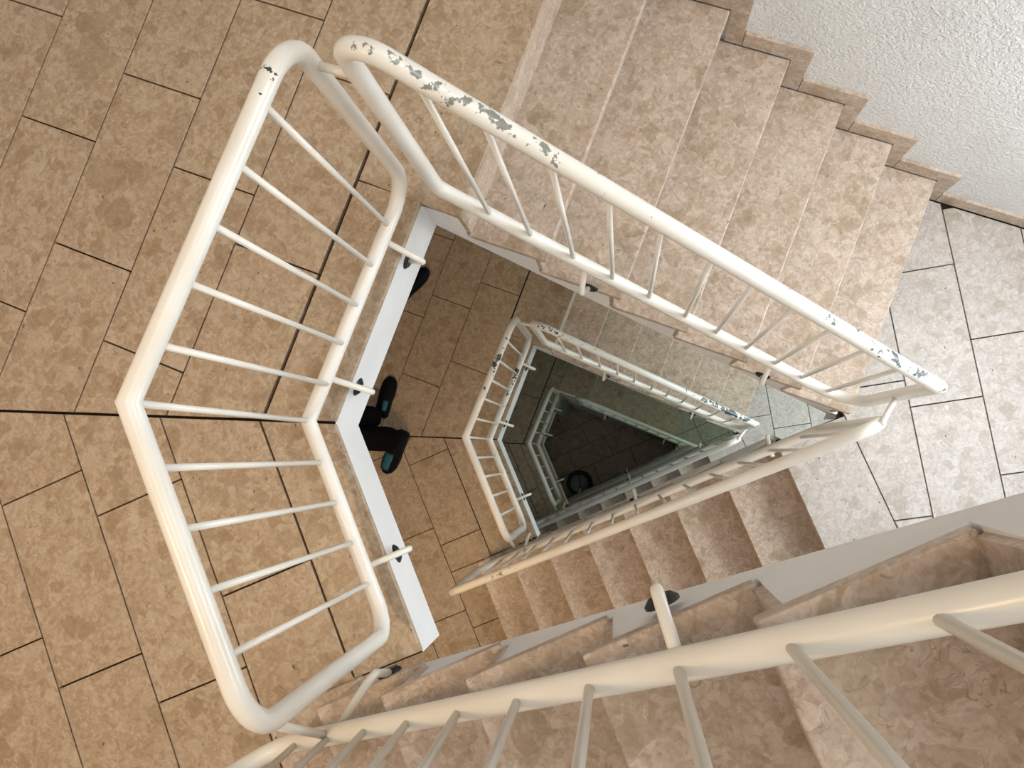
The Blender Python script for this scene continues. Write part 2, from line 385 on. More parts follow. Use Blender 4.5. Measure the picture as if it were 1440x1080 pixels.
# ------------------------------------------------------------------ main landings (left)
P0 = (0.0, 0.0)
P1 = UP(0, 0.6375)
P3 = LO(0, 0.645, 0.4377)
SB = -0.352                                   # lowest riser of the flight going up from a landing
L0 = 0.1237
L0C = 0.272
def main_landing(z, mode):
    """mode A/B: slightly different joint patterns"""
    l0 = L0 if mode != 'C' else L0C; p1u = 0.6375 if mode != 'C' else 0.50
    # keep the outline simple: two convex slabs joined in one mesh
    bm = bmesh.new()
    prism(bm, [P0, UP(0, p1u), UP(l0-0.05, p1u), UP(l0-0.05, WN), (-1.85, UP(-2.4, WN)[1]), (-1.85, 0.0)], z-0.205, z-0.0235, 1, 0)
    lo_pts = [P0, (-1.85, 0.0), (-1.85, -2.3), LO(SB-0.01, 1.64), LO(SB-0.01, 0.645), P3]
    prism(bm, lo_pts, z-0.205, z-0.0235, 1, 0)
    fl = obj_bm('floor', bm, [PLASTER, GROUT]); fl['kind'] = 'structure'
    # upper half tiles
    E = [-2.062, -1.793, -1.524, -1.254, -0.990, -0.725, -0.4575, -0.186]
    if mode == 'C': E = [-2.05, -1.78, -1.51, -1.245, -0.975, -0.71, -0.44, -0.17]
    if mode == 'A': cr = [0.10, 0.30, 0.82, 0.499, 0.183, 0.507, 0.361]
    elif mode == 'B': cr = [0.10, 0.30, 0.82, 0.25, 0.02, 0.175, 0.357]
    else: cr = [0.10, 0.30, 0.82, 0.15, 0.44, 0.07, 0.40]
    grid_tiles(UP, E, cr, -0.9, WN-0.016, z, fl, [((0, GAP*0.9), (0, 1)), ((-1.85, 0), (1, 0))], FU, {7: 1})
    pe = p1u+0.005; sj = E[-1]
    if mode == 'C':
        e1 = [UP(sj+GAP/2, -0.2), UP(-0.04-GAP/2, -0.2), UP(-0.04-GAP/2, WN-0.016), UP(sj+GAP/2, WN-0.016)]
        for j in range(4): tile(clip(clip(clip(e1, (0, GAP*0.9), (0, 1)), UP(0, 0.15+(j-1)*0.534+GAP/2), nU), UP(0, 0.15+j*0.534-GAP/2), (-nU[0], -nU[1])), z, fl)
        sj = -0.04
    e1 = [UP(sj+GAP/2, -0.2), UP(0.004, -0.2), UP(0.004, pe-GAP/2), UP(sj+GAP/2, pe-GAP/2)]
    tile(clip(e1, (0, GAP*0.9), (0, 1)), z, fl)
    tile([UP(sj+GAP/2, pe+GAP/2), UP(l0, pe-0.007), UP(l0, WN-0.016), UP(sj+GAP/2, WN-0.016)], z, fl)
    # lower half tiles
    if mode == 'A':
        E = [-2.062, -1.793, -1.524, -1.254, -0.989, -0.7245, -0.455, -0.187]; cr = [0.2, 0.0, 0.02, 0.224, 0.369, 0.508, 0.313]
    else:
        E = [-2.19, -1.92, -1.65, -1.382, -1.113, -0.845, -0.576, -0.304]; cr = [0.2, 0.0, 0.02, 0.30, 0.16, 0.35, 0.467]
    cl = [((0, -GAP*0.9), (0, -1)), ((-1.85, 0), (1, 0))]
    grid_tiles(LO, E[:-1] + [min(E[-1], -0.187)] if False else E[:-1], cr[:-1], -0.9, 1.62, z, fl, cl + [((LO(SB-0.016, 0)), (-math.cos(FL), -math.sin(FL)))], FL)
    for (a, b) in ((0.6425-10, 0.6425-GAP/2), (0.6425+GAP/2, 1.62)):
        for j in range(-4, 4):
            c0 = cr[-1]+j*0.534; lo_, hi = max(c0+GAP/2, a, -0.3), min(c0+0.534-GAP/2, b)
            if hi-lo_ < 0.015: continue
            s1 = E[-1]-GAP if a < 0 else min(E[-1]-GAP, SB-0.016)
            poly = [LO(E[-2]+GAP/2, lo_), LO(s1, lo_), LO(s1, hi), LO(E[-2]+GAP/2, hi)]
            poly = clip(poly, (0, -GAP*0.9), (0, -1))
            tile(poly, z, fl)
    s0 = E[-1]+GAP/2
    if mode == 'C':
        for (q0, q1, uc) in ((s0, -0.195-GAP/2, 0.37), (-0.195+GAP/2, 0.004, 9)):
            for (ua, ub) in ((-0.3, min(uc, 0.6425)-GAP/2), (min(uc, 0.6425)+GAP/2, 0.6425-GAP)):
                if ub-ua > 0.02: tile(clip([LO(q0, ua), LO(q1, ua), LO(q1, ub), LO(q0, ub)], (0, -GAP*0.9), (0, -1)), z, fl)
    elif E[-1] < -0.25:
        e2 = [LO(s0, -0.3), LO(-0.04-GAP/2, -0.3), LO(-0.04-GAP/2, 0.6425-GAP), LO(s0, 0.6425-GAP)]
        tile(clip(e2, (0, -GAP*0.9), (0, -1)), z, fl)
        e2 = [LO(-0.04+GAP/2, -0.3), LO(0.004, -0.3), LO(0.004, 0.6425-GAP), LO(-0.04+GAP/2, 0.6425-GAP)]
        tile(clip(e2, (0, -GAP*0.9), (0, -1)), z, fl)
    else:
        e2 = [LO(s0, -0.2), LO(0.004, -0.2), LO(0.004, 0.6425-GAP), LO(s0, 0.6425-GAP)]
        tile(clip(e2, (0, -GAP*0.9), (0, -1)), z, fl)
    return fl
for k, md in enumerate('ABC'):
    main_landing(-H*k, md)

# ------------------------------------------------------------------ half landings (right)
def DR(n_, v):                                 # frame of the half landing tiles
    return (0.982*n_ - 0.187*v, 0.187*n_ + 0.982*v)
MF = 0.4278                                    # nosing frame of the lower flights
M0 = 1.265
APEX = (1.66, 0.128)
TIPM = (1.405, 0.016)
def line_x(p, d, q, e):                        # intersection of p+t*d and q+r*e
    den = d[0]*e[1]-d[1]*e[0]; t = ((q[0]-p[0])*e[1]-(q[1]-p[1])*e[0])/den
    return (p[0]+d[0]*t, p[1]+d[1]*t)
nM = (math.sin(MF), -math.cos(MF))             # along the nosings, away from the well
eM = (math.cos(MF), math.sin(MF))              # uphill
SWp, SWd = LO(0, WS, FN), (math.cos(FN), math.sin(FN))
def half_landing(z, visible=True):
    sR = 1.486-0.0
    a = UP(sR, 0.64); b = UP(sR, WN)
    far = line_x(LO(M0, 0, MF), nM, SWp, SWd)
    outline = [a, b, line_x(b, (math.cos(FU), -math.sin(FU)), (EX, 0), (0, 1)), (EX, -1.2), line_x(SWp, SWd, (EX, 0), (0, 1)), ]
    rc = (math.cos(MF)*0.045, math.sin(MF)*0.045)
    poly = [APEX, a, b, (EX, outline[2][1]), (EX, outline[4][1]), (far[0]+rc[0], far[1]+rc[1]), (TIPM[0]+rc[0], TIPM[1]+rc[1])]
    bm = bmesh.new(); prism(bm, poly, z-0.205, z-0.0235, 1, 0)
    fl = obj_bm('floor', bm, [PLASTER, GROUT]); fl['kind'] = 'structure'
    sM = 1.548
    # strip along the top of the lower flight
    T = [(M0, -0.2), (sM-GAP/2, -0.2), (sM-GAP/2, 1.62), (M0, 1.62)]
    st = [LO(s, u, MF) for s, u in T]
    dA = (APEX[0]-TIPM[0], APEX[1]-TIPM[1]); nA = (dA[1], -dA[0])
    st = clip(st, (TIPM[0]-0.006, TIPM[1]+0.006), nA)
    tile(st, z, fl, LIT_STONE)
    # grid beyond
    nS = (eM[0], eM[1])
    E = [1.617, 1.887, 2.158, 2.426, 2.696, 2.966]
    cr = [-0.0765, 0.35, 0.042, 0.36, 0.09]
    for i in range(5):
        for j in range(-6, 7):
            lo_, hi = cr[i]+j*0.534+GAP/2, cr[i]+(j+1)*0.534-GAP/2
            pl_ = [DR(E[i]+GAP/2, lo_), DR(E[i+1]-GAP/2, lo_), DR(E[i+1]-GAP/2, hi), DR(E[i]+GAP/2, hi)]
            if i == 0: pl_ = [DR(1.2, lo_), DR(E[1]-GAP/2, lo_), DR(E[1]-GAP/2, hi), DR(1.2, hi)]
            pl_ = clip(pl_, LO(sM+GAP/2, 0, MF), nS)
            pl_ = clip(pl_, UP(sR+0.008, 0), (math.cos(FU), -math.sin(FU)))
            pl_ = clip(pl_, UP(0, WN-0.016), (-math.sin(FU), -math.cos(FU)))
            pl_ = clip(pl_, UP(0, 0.628), (math.sin(FU), math.cos(FU))) if DR(E[i], lo_)[1] > 0.3 else pl_
            pl_ = clip(pl_, (EX, 0), (-1, 0)); pl_ = clip(pl_, SWp, (-nL[0], -nL[1]))
            tile(pl_, z, fl, LIT_STONE)
    return fl
half_landing(ZR); half_landing(ZR-H)
# lowest half landing has its own joint pattern
R3Z = -6.4
def low_half_landing(z):
    a = UP(1.185, 0.53); b = UP(1.185, WN); far = line_x(LO(M0, 0, MF), nM, SWp, SWd)
    bm = bmesh.new(); prism(bm, [UP(1.165, 0.55), UP(1.165, WN), (EX, 0.5), (EX, -1.0), (far[0]+0.04, far[1]+0.02), (TIPM[0]+0.04, TIPM[1]+0.02)], z-0.205, z-0.0235, 1, 0)
    fl = obj_bm('floor', bm, [PLASTER, GROUT]); fl['kind'] = 'structure'
    S = [1.0, 1.52, 1.81, 2.34, 2.87]; U = [-1.2, -0.64, -0.105, 0.43, 0.615, 1.15, 1.68]
    for i in range(4):
        for j in range(6):
            pl_ = [LO(S[i]+GAP/2, U[j]+GAP/2), LO(S[i+1]-GAP/2, U[j]+GAP/2), LO(S[i+1]-GAP/2, U[j+1]-GAP/2), LO(S[i]+GAP/2, U[j+1]-GAP/2)]
            for p_, n_ in ((UP(1.192, 0), (math.cos(FU), -math.sin(FU))), (UP(0, WN-0.016), (-nU[0], -nU[1])), (UP(0, 0.50), nU) if j < 3 else (SWp, (-nL[0], -nL[1])), ((EX, 0), (-1, 0)), (SWp, (-nL[0], -nL[1])), (LO(M0, 0, MF), eM)):
                pl_ = clip(pl_, p_, n_)
            tile(pl_, z, fl, LIT_STONE)
low_half_landing(R3Z)
# half landing above, where the stair goes up
R0Z = 1.06+2*0.18
half_landing(R0Z)

# ------------------------------------------------------------------ flights
def flight(name, label, FR, f, s_list, z_list, edge, wall, downhill, rise, bottom, top_tip=None, skew=None):
    """s_list/z_list: nosings from the landing above downwards. edge(s)->u of tread tips, wall(s)->u.
    downhill = +1 when s grows downhill. bottom(k)->(u offset, depth) of the soffit edge."""
    root = empty(name, v3(FR(s_list[0], edge(s_list[0]), f), z_list[0])); tag(root, label, 'stairs', 'stair flights round the well')
    n = len(s_list); dn = downhill
    z_end = z_list[-1]-rise
    for i in range(n):
        s, z = s_list[i], z_list[i]
        if i > 0:                                # tread i: from this nosing back under the riser above
            sb = s_list[i-1]-dn*(0.012 if (i == 1 and dn > 0) else 0.034)
            bm = bmesh.new()
            poly = [FR(s, edge(s)-0.003, f), FR(s, wall(s), f), FR(sb, wall(sb), f), FR(sb, edge(sb)-0.003, f)]
            prism(bm, poly, z-0.03, z)
            obj_bm('tread', bm, STEP, root, bevel=0.004)
        # riser under nosing i
        ov = 0.004 if (dn > 0 and i == 0) else 0.026
        sr = s-dn*ov; st = s-dn*(ov+0.014); z0 = (z_list[i+1] if i+1 < n else z_end); z1 = z-(0.03 if i else 0.0235)
        bm = bmesh.new()
        e1, e2 = edge(sr)+0.004, edge(st)+0.004
        prism(bm, [FR(sr, e1, f), FR(sr, wall(sr), f), FR(st, wall(st), f), FR(st, e2, f)], z0, z1)
        obj_bm('riser', bm, STEP, root)
    # body: sawtooth above, straight soffit below
    top = []
    s_first = (s_list[0]-L0 if s_list[0] < 0.2 else s_list[0]-0.03) if dn > 0 else s_list[0]+0.040
    if dn > 0: top.append((s_first, z_list[0]-0.031))
    for i in range(n):
        sr = s_list[i]-dn*((0.018 if (dn > 0 and i == 0) else 0.040))
        top.append((sr, z_list[i]-0.031)); top.append((sr, (z_list[i+1]-0.031) if i+1 < n else z_end-0.02))
    top.append((s_list[-1]+dn*0.0, z_end-0.02))
    k = (z_list[-1]-z_list[0])/(s_list[-1]-s_list[0])
    def soff(s):
        return z_list[0] + k*(s-s_list[0])
    bot = []
    m = 8
    s0, s1 = s_first, s_list[-1]+(0.0 if dn > 0 else -0.05)
    for j in range(m+1):
        s = s1+(s0-s1)*j/m; du, dz = bottom(s); bot.append((s, max(soff(s)-dz, z_end-0.205) if True else 0, du))
    s0, s1 = s_first, s_list[-1]+(0.0 if dn > 0 else -0.05)
    xs = sorted({round(a, 6) for a, b in top} | {round(s0+(s1-s0)*j/10, 6) for j in range(11)}, key=lambda q: dn*q)
    def ztop(s, side):                            # side: value just before (-1) or after (+1) s, going downhill
        zc = None
        for a, b in top:
            if dn*a < dn*s-1e-5 or (side > 0 and abs(a-s) < 1e-5): zc = b
        return zc if zc is not None else top[0][1]
    def lowz(s):
        du, dz = bottom(s); zl = max(soff(s)-dz, z_end-0.205); return zl, du*(soff(s)-zl)/dz
    def tw(s, z):
        zl, d = lowz(s); return d*max(0, soff(s)-z)/(soff(s)-zl) if soff(s)-zl > 0.02 else 0
    bm = bmesh.new()
    for off, fn in (('w', edge), ('f', wall)):
        prev_b = None
        for a, b in zip(xs, xs[1:]):
            za = ztop(a, 1); zb = za
            (la, da), (lb, db) = lowz(a), lowz(b)
            if off == 'f': da = db = 0
            ta = da*max(0, soff(a)-za)/(soff(a)-la) if soff(a)-la > 0.02 else 0; tb = db*max(0, soff(b)-zb)/(soff(b)-lb) if soff(b)-lb > 0.02 else 0
            q = [bm.verts.new(v3(FR(a, fn(a)+0.008+ta, f), za)), bm.verts.new(v3(FR(b, fn(b)+0.008+tb, f), zb)),
                 bm.verts.new(v3(FR(b, fn(b)+0.008+db, f), lb)), bm.verts.new(v3(FR(a, fn(a)+0.008+da, f), la))]
            bm.faces.new(q)
    for a, b in zip(xs, xs[1:]):
        (la, da), (lb, db) = lowz(a), lowz(b); zt_ = ztop(a, 1)
        bm.faces.new([bm.verts.new(v3(FR(a, edge(a)+0.008+da, f), la)), bm.verts.new(v3(FR(b, edge(b)+0.008+db, f), lb)), bm.verts.new(v3(FR(b, wall(b), f), lb)), bm.verts.new(v3(FR(a, wall(a), f), la))])
        bm.faces.new([bm.verts.new(v3(FR(a, edge(a)+0.008+tw(a, zt_), f), zt_)), bm.verts.new(v3(FR(b, edge(b)+0.008+tw(b, zt_), f), zt_)), bm.verts.new(v3(FR(b, wall(b), f), zt_)), bm.verts.new(v3(FR(a, wall(a), f), zt_))])
    for a, b in (top[1::2] if dn > 0 else top[::2]):
        zn = ztop(a, 1)
        if b-zn > 0.01: bm.faces.new([bm.verts.new(v3(FR(a, edge(a)+0.008+tw(a, b), f), b)), bm.verts.new(v3(FR(a, wall(a), f), b)), bm.verts.new(v3(FR(a, wall(a), f), zn)), bm.verts.new(v3(FR(a, edge(a)+0.008+tw(a, zn), f), zn))])
    for a, sg in ((xs[0], 1), (xs[-1], -1)):
        la, da = lowz(a); zt_ = ztop(a, sg)
        bm.faces.new([bm.verts.new(v3(FR(a, edge(a)+0.008, f), zt_)), bm.verts.new(v3(FR(a, wall(a), f), zt_)), bm.verts.new(v3(FR(a, wall(a), f), la)), bm.verts.new(v3(FR(a, edge(a)+0.008+da, f), la))])
    bmesh.ops.remove_doubles(bm, verts=bm.verts, dist=1e-5)
    obj_bm('stair_body', bm, PLASTER, root)
    return root

UT, UR = 0.2271, 1.224/7
def upper_flight(z, label):
    sl = [L0+i*UT for i in range(7)]; zl = [z-i*UR for i in range(7)]
    return flight('stair_flight', label, UP, FU, sl, zl, lambda s: 0.636+0.008*s, lambda s: WN-0.012, 1, UR,
                  lambda s: (-0.012+0.006*s, 0.27))
upper_flight(0, 'broad stone flight descending from the front left landing to the bright right half landing')
upper_flight(-H, 'stone flight descending one storey down behind the smaller railing')
flight('stair_flight', 'dim grey stone flight under the lowest, thinnest stair railing', UP, FU, [L0C+i*0.228 for i in range(5)], [-2*H-i*0.2 for i in range(5)],
       lambda s: 0.525+0.004*s, lambda s: WN-0.012, 1, 0.2, lambda s: (0, 0.27))
box_poly('wall_under_stair', [UP(-0.04, 0.540), UP(1.45, 0.548), UP(1.45, 0.62), UP(-0.04, 0.62)], ZB, -6.9, PLASTER)

MT, MR = 0.231, (H+ZR)/8
ed = (math.cos(0.4755), math.sin(0.4755))
def m_edge(s):                                 # u of the well edge (direction 0.4755 through TIPM) at nosing coordinate s
    q = LO(s, 0, MF); x = line_x(q, nM, TIPM, ed); return (x[0]-q[0])*nM[0]+(x[1]-q[1])*nM[1]
def m_wall(s):
    q = LO(s, 0, MF); x = line_x(q, nM, SWp, SWd); return (x[0]-q[0])*nM[0]+(x[1]-q[1])*nM[1]-0.004
def lower_flight(z, label):
    sl = [M0-i*MT for i in range(8)]; zl = [z-i*MR for i in range(8)]
    return flight('stair_flight', label, LO, MF, sl, zl, m_edge, m_wall, -1, MR, lambda s: (0.010-0.028*(s+0.3), 0.27))
lower_flight(ZR, 'stone flight descending left from the bright half landing, seen below the white stringer')
DARKFL = lambda: flight('stair_flight', 'darkest stone flight at the bottom of the well, beside the bin', LO, MF, [M0-i*MT for i in range(8)], [R3Z-i*0.2125 for i in range(8)], m_edge, m_wall, -1, 0.2125, lambda s: (0.010-0.028*(s+0.3), 0.27))
lower_flight(ZR-H, 'shadowed stone flight one storey down, squeezed between two sloping rails')

# near flight, climbing from the front landing to the right, past the camera
NFA = 0.440
nN = (math.sin(NFA), -math.cos(NFA))
def near_tip(j): return LO(-0.377+0.219*(j-1), 0.62, FN)
nt1, nt8 = near_tip(1), near_tip(8)
nd = (nt8[0]-nt1[0], nt8[1]-nt1[1])
def n_s(j): t = near_tip(j); return t[0]*math.cos(NFA)+t[1]*math.sin(NFA)
def n_edge(s):
    q = LO(s, 0, NFA); x = line_x(q, nN, nt1, nd); return (x[0]-q[0])*nN[0]+(x[1]-q[1])*nN[1]
def n_wall(s):
    q = LO(s, 0, NFA); x = line_x(q, nN, SWp, SWd); return (x[0]-q[0])*nN[0]+(x[1]-q[1])*nN[1]-0.004
flight('stair_flight', 'nearest stone flight climbing to the right across the lower edge, beneath the closest rail', LO, NFA,
       [n_s(j) for j in range(8, 0, -1)], [1.06+(j-6)*0.18 for j in range(8, 0, -1)], n_edge, n_wall, -1, 0.16,
       lambda s: (0.008-0.027*(s-0.1), 0.30))

# ------------------------------------------------------------------ stepped skirting on the north wall
def skirting(z, nm):
    root = empty(nm, v3(UP(L0, WN), z)); root['kind'] = 'structure'
    def piece(s0, s1, z0, z1):
        bm = bmesh.new(); prism(bm, [UP(s0, WN-0.012), UP(s1, WN-0.012), UP(s1, WN+0.002), UP(s0, WN+0.002)], z0, z1)
        obj_bm('skirting_tile', bm, STEP, root, bevel=0.0012)
    g = 0.0012
    for k in range(5): piece(-2.3+k*0.46+g, -2.3+(k+1)*0.46-g, z+0.003, z+0.075)
    piece(0.0+g, L0+0.062, z+0.003, z+0.075)
    for i in range(7):
        s = L0+i*UT; zt = z-i*UR; zn = zt-UR
        piece(s+0.003, s+0.062, zn+0.003, zt+0.002)
        if i < 6: piece(s+0.062+2*g, s+UT+0.062, zn+0.003, zn+0.075)
    zl = z+ZR
    for k in range(3): piece(L0+6*UT+0.062+2*g+k*0.5, L0+6*UT+0.062+(k+1)*0.5, zl+0.003, zl+0.075)
skirting(0, 'baseboard_north'); skirting(-H, 'baseboard_north.001')

# ------------------------------------------------------------------ railings
RT = 0.0195; RB = 0.0066; RH = 0.0085
def hooks(root, specs):
    for (a, b, c, nrm) in specs:
        h = tube('bracket', [a, b, c], RH, PAINT, root, radii=[0, 0.018, 0], seg=12)
        d = disc('cover_plate', Vector(c)-Vector(nrm)*0.003, nrm, 0.027, 0.012, BLACK, h)
def landing_rail(z, label, wear, ue=0.655, us=(0.533, 0.422, 0.312, 0.2075, 0.096)):
    root = empty('landing_railing', (0, 0, z)); tag(root, label, 'railing', 'white tube railings')
    up = lambda u, h: v3(UP(-0.015, u), z+h)
    lo = lambda u, h: v3(LO(-0.035, u), z+h)
    v = lambda h: Vector((-0.030, 0.0, z+h))
    pts = [v(0.805), up(ue, 0.795), up(ue, 0.095), v(0.085), lo(0.555, 0.062), lo(0.555, 0.770)]
    rad = [0, 0.075, 0.09, 0, 0.075, 0.085]
    tube('rail_frame', pts, RT, PAINT, root, True, rad, wear=wear, dark=d_one)
    for u in us: tube('baluster', [up(u, 0.80), up(u, 0.092)], RB, PAINT, root, seg=10)
    tube('baluster', [v(0.80), v(0.085)], RB, PAINT, root, seg=10)
    for u in (0.100, 0.209, 0.318, 0.427): tube('baluster', [lo(u, 0.775), lo(u, 0.068)], RB, PAINT, root, seg=10)
    eu = Vector((math.cos(FU), -math.sin(FU), 0)); el = Vector((math.cos(FL), math.sin(FL), 0))
    sp = []
    for u in (0.494 if ue > 0.6 else 0.37, 0.112):
        sp.append((up(u, 0.085), v3(UP(0.066, u+0.002), z-0.042), v3(UP(-0.002, u-0.002), z-0.085), eu))
    sp.append((lo(0.387, 0.065), v3(LO(0.066, 0.388), z-0.045), v3(LO(-0.002, 0.387), z-0.110), el))
    hooks(root, sp)
    # connecting rods to the neighbouring rails
    tube('connecting_rod', [v3(UP(-0.015, ue), z+0.70), v3(UP(0.085 if ue > 0.6 else 0.20, ue+0.005), z+0.70)], RH, PAINT, root, seg=12)
    return root
def suv(p): return p.x*math.cos(FU)-p.y*math.sin(FU)
def upper_rail(z, label, wear, dark, pu=0.66, s0=0.082, s1=1.447, dz=0.0, bars=(0.210, 0.315, 0.432, 0.546, 0.659, 0.778, 0.885, 0.996, 1.107, 1.218, 1.330)):
    root = empty('stair_railing', v3(UP(s0, pu), z)); tag(root, label, 'railing', 'white tube railings')
    P = lambda s, h: v3(UP(s, pu), z+h)
    top = lambda s: dz+0.937-0.765*s; bot = lambda s: dz+0.195-0.773*s
    pts = [P(s0, top(s0)), P(s1, top(s1)), P(s1, bot(s1)), P(s0, bot(s0))]
    w0 = wear; wear = lambda p, o: w0(p, o) if p.z > root.location.z+(top(suv(p))+bot(suv(p)))/2 else 0.0
    tube('rail_frame', pts, RT, PAINT, root, True, [0.055, 0.0, 0.09, 0.06], wear=wear, dark=dark)
    for s in bars:
        tube('baluster', [P(s, top(s)), P(s, bot(s))], RB, PAINT, root, seg=10)
    nrm = Vector((-math.sin(FU), -math.cos(FU), 0))
    hooks(root, [(P(s, bot(s)), v3(UP(s+0.006, pu-0.062), z+bot(s)-0.10), v3(UP(s+0.012, pu-0.020), z+bot(s)-0.185), nrm) for s in (0.465, 1.10)])
    return root
RF = 0.49
def lower_rail(z, label, zt, zb, s0, s1, wear, hookspec, u=0.652, rl=0.0):
    """zt/zb: (offset, slope) of top and bottom tube heights over s"""
    root = empty('stair_railing', v3(LO(s0, u, RF), z+zb[0])); tag(root, label, 'railing', 'white tube railings')
    P = lambda s, h: v3(LO(s, u, RF), z+h)
    top = lambda s: zt[0]+zt[1]*s; bot = lambda s: zb[0]+zb[1]*s
    pts = [P(s0, top(s0)), P(s1, top(s1)), P(s1, bot(s1)), P(s0, bot(s0))]
    tube('rail_frame', pts, RT, PAINT, root, True, [rl, 0.05, 0.07, 0.09], wear=wear)
    s = -0.209
    while s < s1-0.06:
        tube('baluster', [P(s, top(s)), P(s, bot(s))], RB, PAINT, root, seg=10); s += 0.116
    nrm = Vector((-math.sin(FN), math.cos(FN), 0))
    hooks(root, [(*[v3(LO(a, b, 0.472), z+h) for a, b, h in sp], nrm) for sp in hookspec])
    return root
def w_none(p, o): return 0.0
CHIP = v3(UP(-0.015, 0.575), 0.80)
def d_one(p): return 1.0
def w_light(p, o):
    d = (p-CHIP).length
    return 1.1 if (d < 0.018 and o.z > 0.2) else 0.03*max(0, o.z)
def w_upper(p, o):
    s = p.x*math.cos(FU)-p.y*math.sin(FU)
    k = max(0.0, 1-abs(s-0.30)/0.42)*0.98 + max(0.0, 1-abs(s-1.28)/0.38)*1.15
    return min(1, k)*max(0, o.z*0.9+0.15) if o.z > -0.3 else 0
def d_upper(p):
    s = p.x*math.cos(FU)-p.y*math.sin(FU); return 0.05 if s < 0.6 else 0.75
def w_upper2(p, o):
    s = p.x*math.cos(FU)-p.y*math.sin(FU)
    k = max(0.0, 1-abs(s-0.2)/0.3)*0.8 + max(0.0, 1-abs(s-1.25)/0.4)*1.6
    return k*max(0, o.z*0.9+0.15) if o.z > -0.3 else 0
def w_mid(p, o):
    s = p.x*math.cos(RF)+p.y*math.sin(RF)
    return (max(0.0, 1-abs(s+0.05)/0.25)*0.9)*max(0, o.z)
def w_landB(p, o):
    return max(0.0, 1-abs(p.y-0.40)/0.3)*0.8*max(0, o.z+0.2)

landing_rail(0, 'large white tube railing round the V-shaped edge of the front landing, nearest the camera', w_light)
landing_rail(-H, 'medium white V-shaped landing railing one storey down, right of the dark shoes', w_landB)
landing_rail(-2*H, 'smallest pale V-shaped landing railing deepest in the dark well', w_none, 0.51, (0.405, 0.305, 0.205, 0.10))
upper_rail(0, 'long white stair railing with chipped paint, sloping down to the right from the front landing', w_upper, d_upper)
upper_rail(-H, 'smaller white stair railing with black chipped handrail, one storey down', w_upper2, lambda p: 1.0)
upper_rail(-2*H, 'thin grey-green stair railing deepest in the well, above the dark floor', w_none, lambda p: 0.0, 0.507, 0.235, 1.42, 0.12, [0.33+0.115*k for k in range(10)])
slope = MR/MT
def nos(s): return ZR-MR*(M0-s)/MT
kb = (nos(0)+0.065, slope); kt = (nos(0)+0.835, slope)
mid_hooks = [[(1.20, 0.66, nos(1.20)+0.05), (1.225, 0.575, nos(1.22)+0.0), (1.26, 0.625, nos(1.22)-0.11)],
             [(0.62, 0.66, nos(0.62)+0.05), (0.64, 0.575, nos(0.62)+0.0), (0.62, 0.625, nos(0.62)-0.11)],
             [(-0.05, 0.66, nos(-0.05)+0.05), (0.02, 0.580, nos(0)+0.0), (0.0, 0.625, nos(0)-0.11)]]
lower_rail(0, 'white stair railing seen almost edge-on, falling left from the bright half landing', kt, kb, -0.365, 1.365, w_mid, mid_hooks)
lower_rail(-H, 'narrow white stair railing seen edge-on, one storey below the sloping white one', kt, kb, -0.365, 1.365, w_none, mid_hooks)
DARKFL()
d_ = R3Z-ZR
lower_rail(d_, 'grey-green stair railing bordering the dark bottom floor', (nos(0)+0.835-0.02, slope*1.1), (nos(0)+0.065-0.02, slope*1.1), -0.365, 1.305, w_none, mid_hooks)
nb = (0.547, 0.787)
near_hooks = [[(0.617, 0.645, 1.02), (0.628, 0.565, 0.955), (0.622, 0.612, 0.800)],
              [(-0.07, 0.650, 0.47), (0.045, 0.580, 0.475), (0.005, 0.615, 0.30)]]
lower_rail(0, 'closest white stair railing crossing the bottom right, only bottom rail and bars showing', (nb[0]+0.775, nb[1]), nb, -0.37, 1.20, w_none, near_hooks)
# rods tying landing railings to the neighbouring stair railings
def rod(a, b, label):
    o = tube('connecting_rod', [a, b], RH, PAINT, None, seg=12); tag(o, label, 'rod', 'short rods tying two railings together')
rod(v3(LO(-0.035, 0.545), 0.735), v3(LO(-0.101, 0.652, RF), 0.47+0.0), 'short white rod from the front landing railing to the closest stair railing')
rod(v3(LO(-0.035, 0.545), -H+0.735), v3(LO(-0.128, 0.652, RF), -2.43), 'short white rod below the medium landing railing one storey down')
rod(v3(LO(-0.035, 0.545), -2*H+0.735), v3(LO(-0.128, 0.652, RF), -2.43-H), 'short pale rod below the smallest landing railing')
rod(v3(UP(1.447, 0.66), -0.47), v3(LO(1.355, 0.652, RF), nos(1.355)+0.80), 'short white rod between two railings above the bright right landing')
rod(v3(UP(1.447, 0.66), -0.47-H), v3(LO(1.355, 0.652, RF), nos(1.355)+0.80-H), 'short white rod at the right tip of the railings one storey down')

# ------------------------------------------------------------------ ground floor at the bottom of the well
bm = bmesh.new(); prism(bm, [(-1.85, -2.4), (EX, -2.4), (EX, 2.4), (-1.85, 2.4)], ZB-0.25, ZB-0.0235, 1, 0)
gf = obj_bm('floor', bm, [PLASTER, GROUT]); gf['kind'] = 'structure'
def DG(v, n_): return (0.900*v - 0.435*n_, 0.435*v + 0.900*n_)
for r_ in range(-6, 6):
    n0 = 0.17+r_*0.267
    off = 0.33-(-1-r_)*-0.232
    for j in range(-4, 5):
        a = off+j*0.534
        if not (-1.6 < a < 2.2): continue
        tile([DG(a+0.003, n0+0.003), DG(a+0.531, n0+0.003), DG(a+0.531, n0+0.264), DG(a+0.003, n0+0.264)], ZB, gf)
# wall pier under the lowest landing
box_poly('wall_pier', [(0.056, 0.379), UP(-0.17, 0.44), UP(-0.55, 0.44), UP(-0.55, 0.75), UP(-0.06, 0.75)][:0] or
         [(0.056, 0.379), (-0.30, 0.50), (-0.20, 0.80), (0.16, 0.70)], ZB, -2*H-0.21, PLASTER)

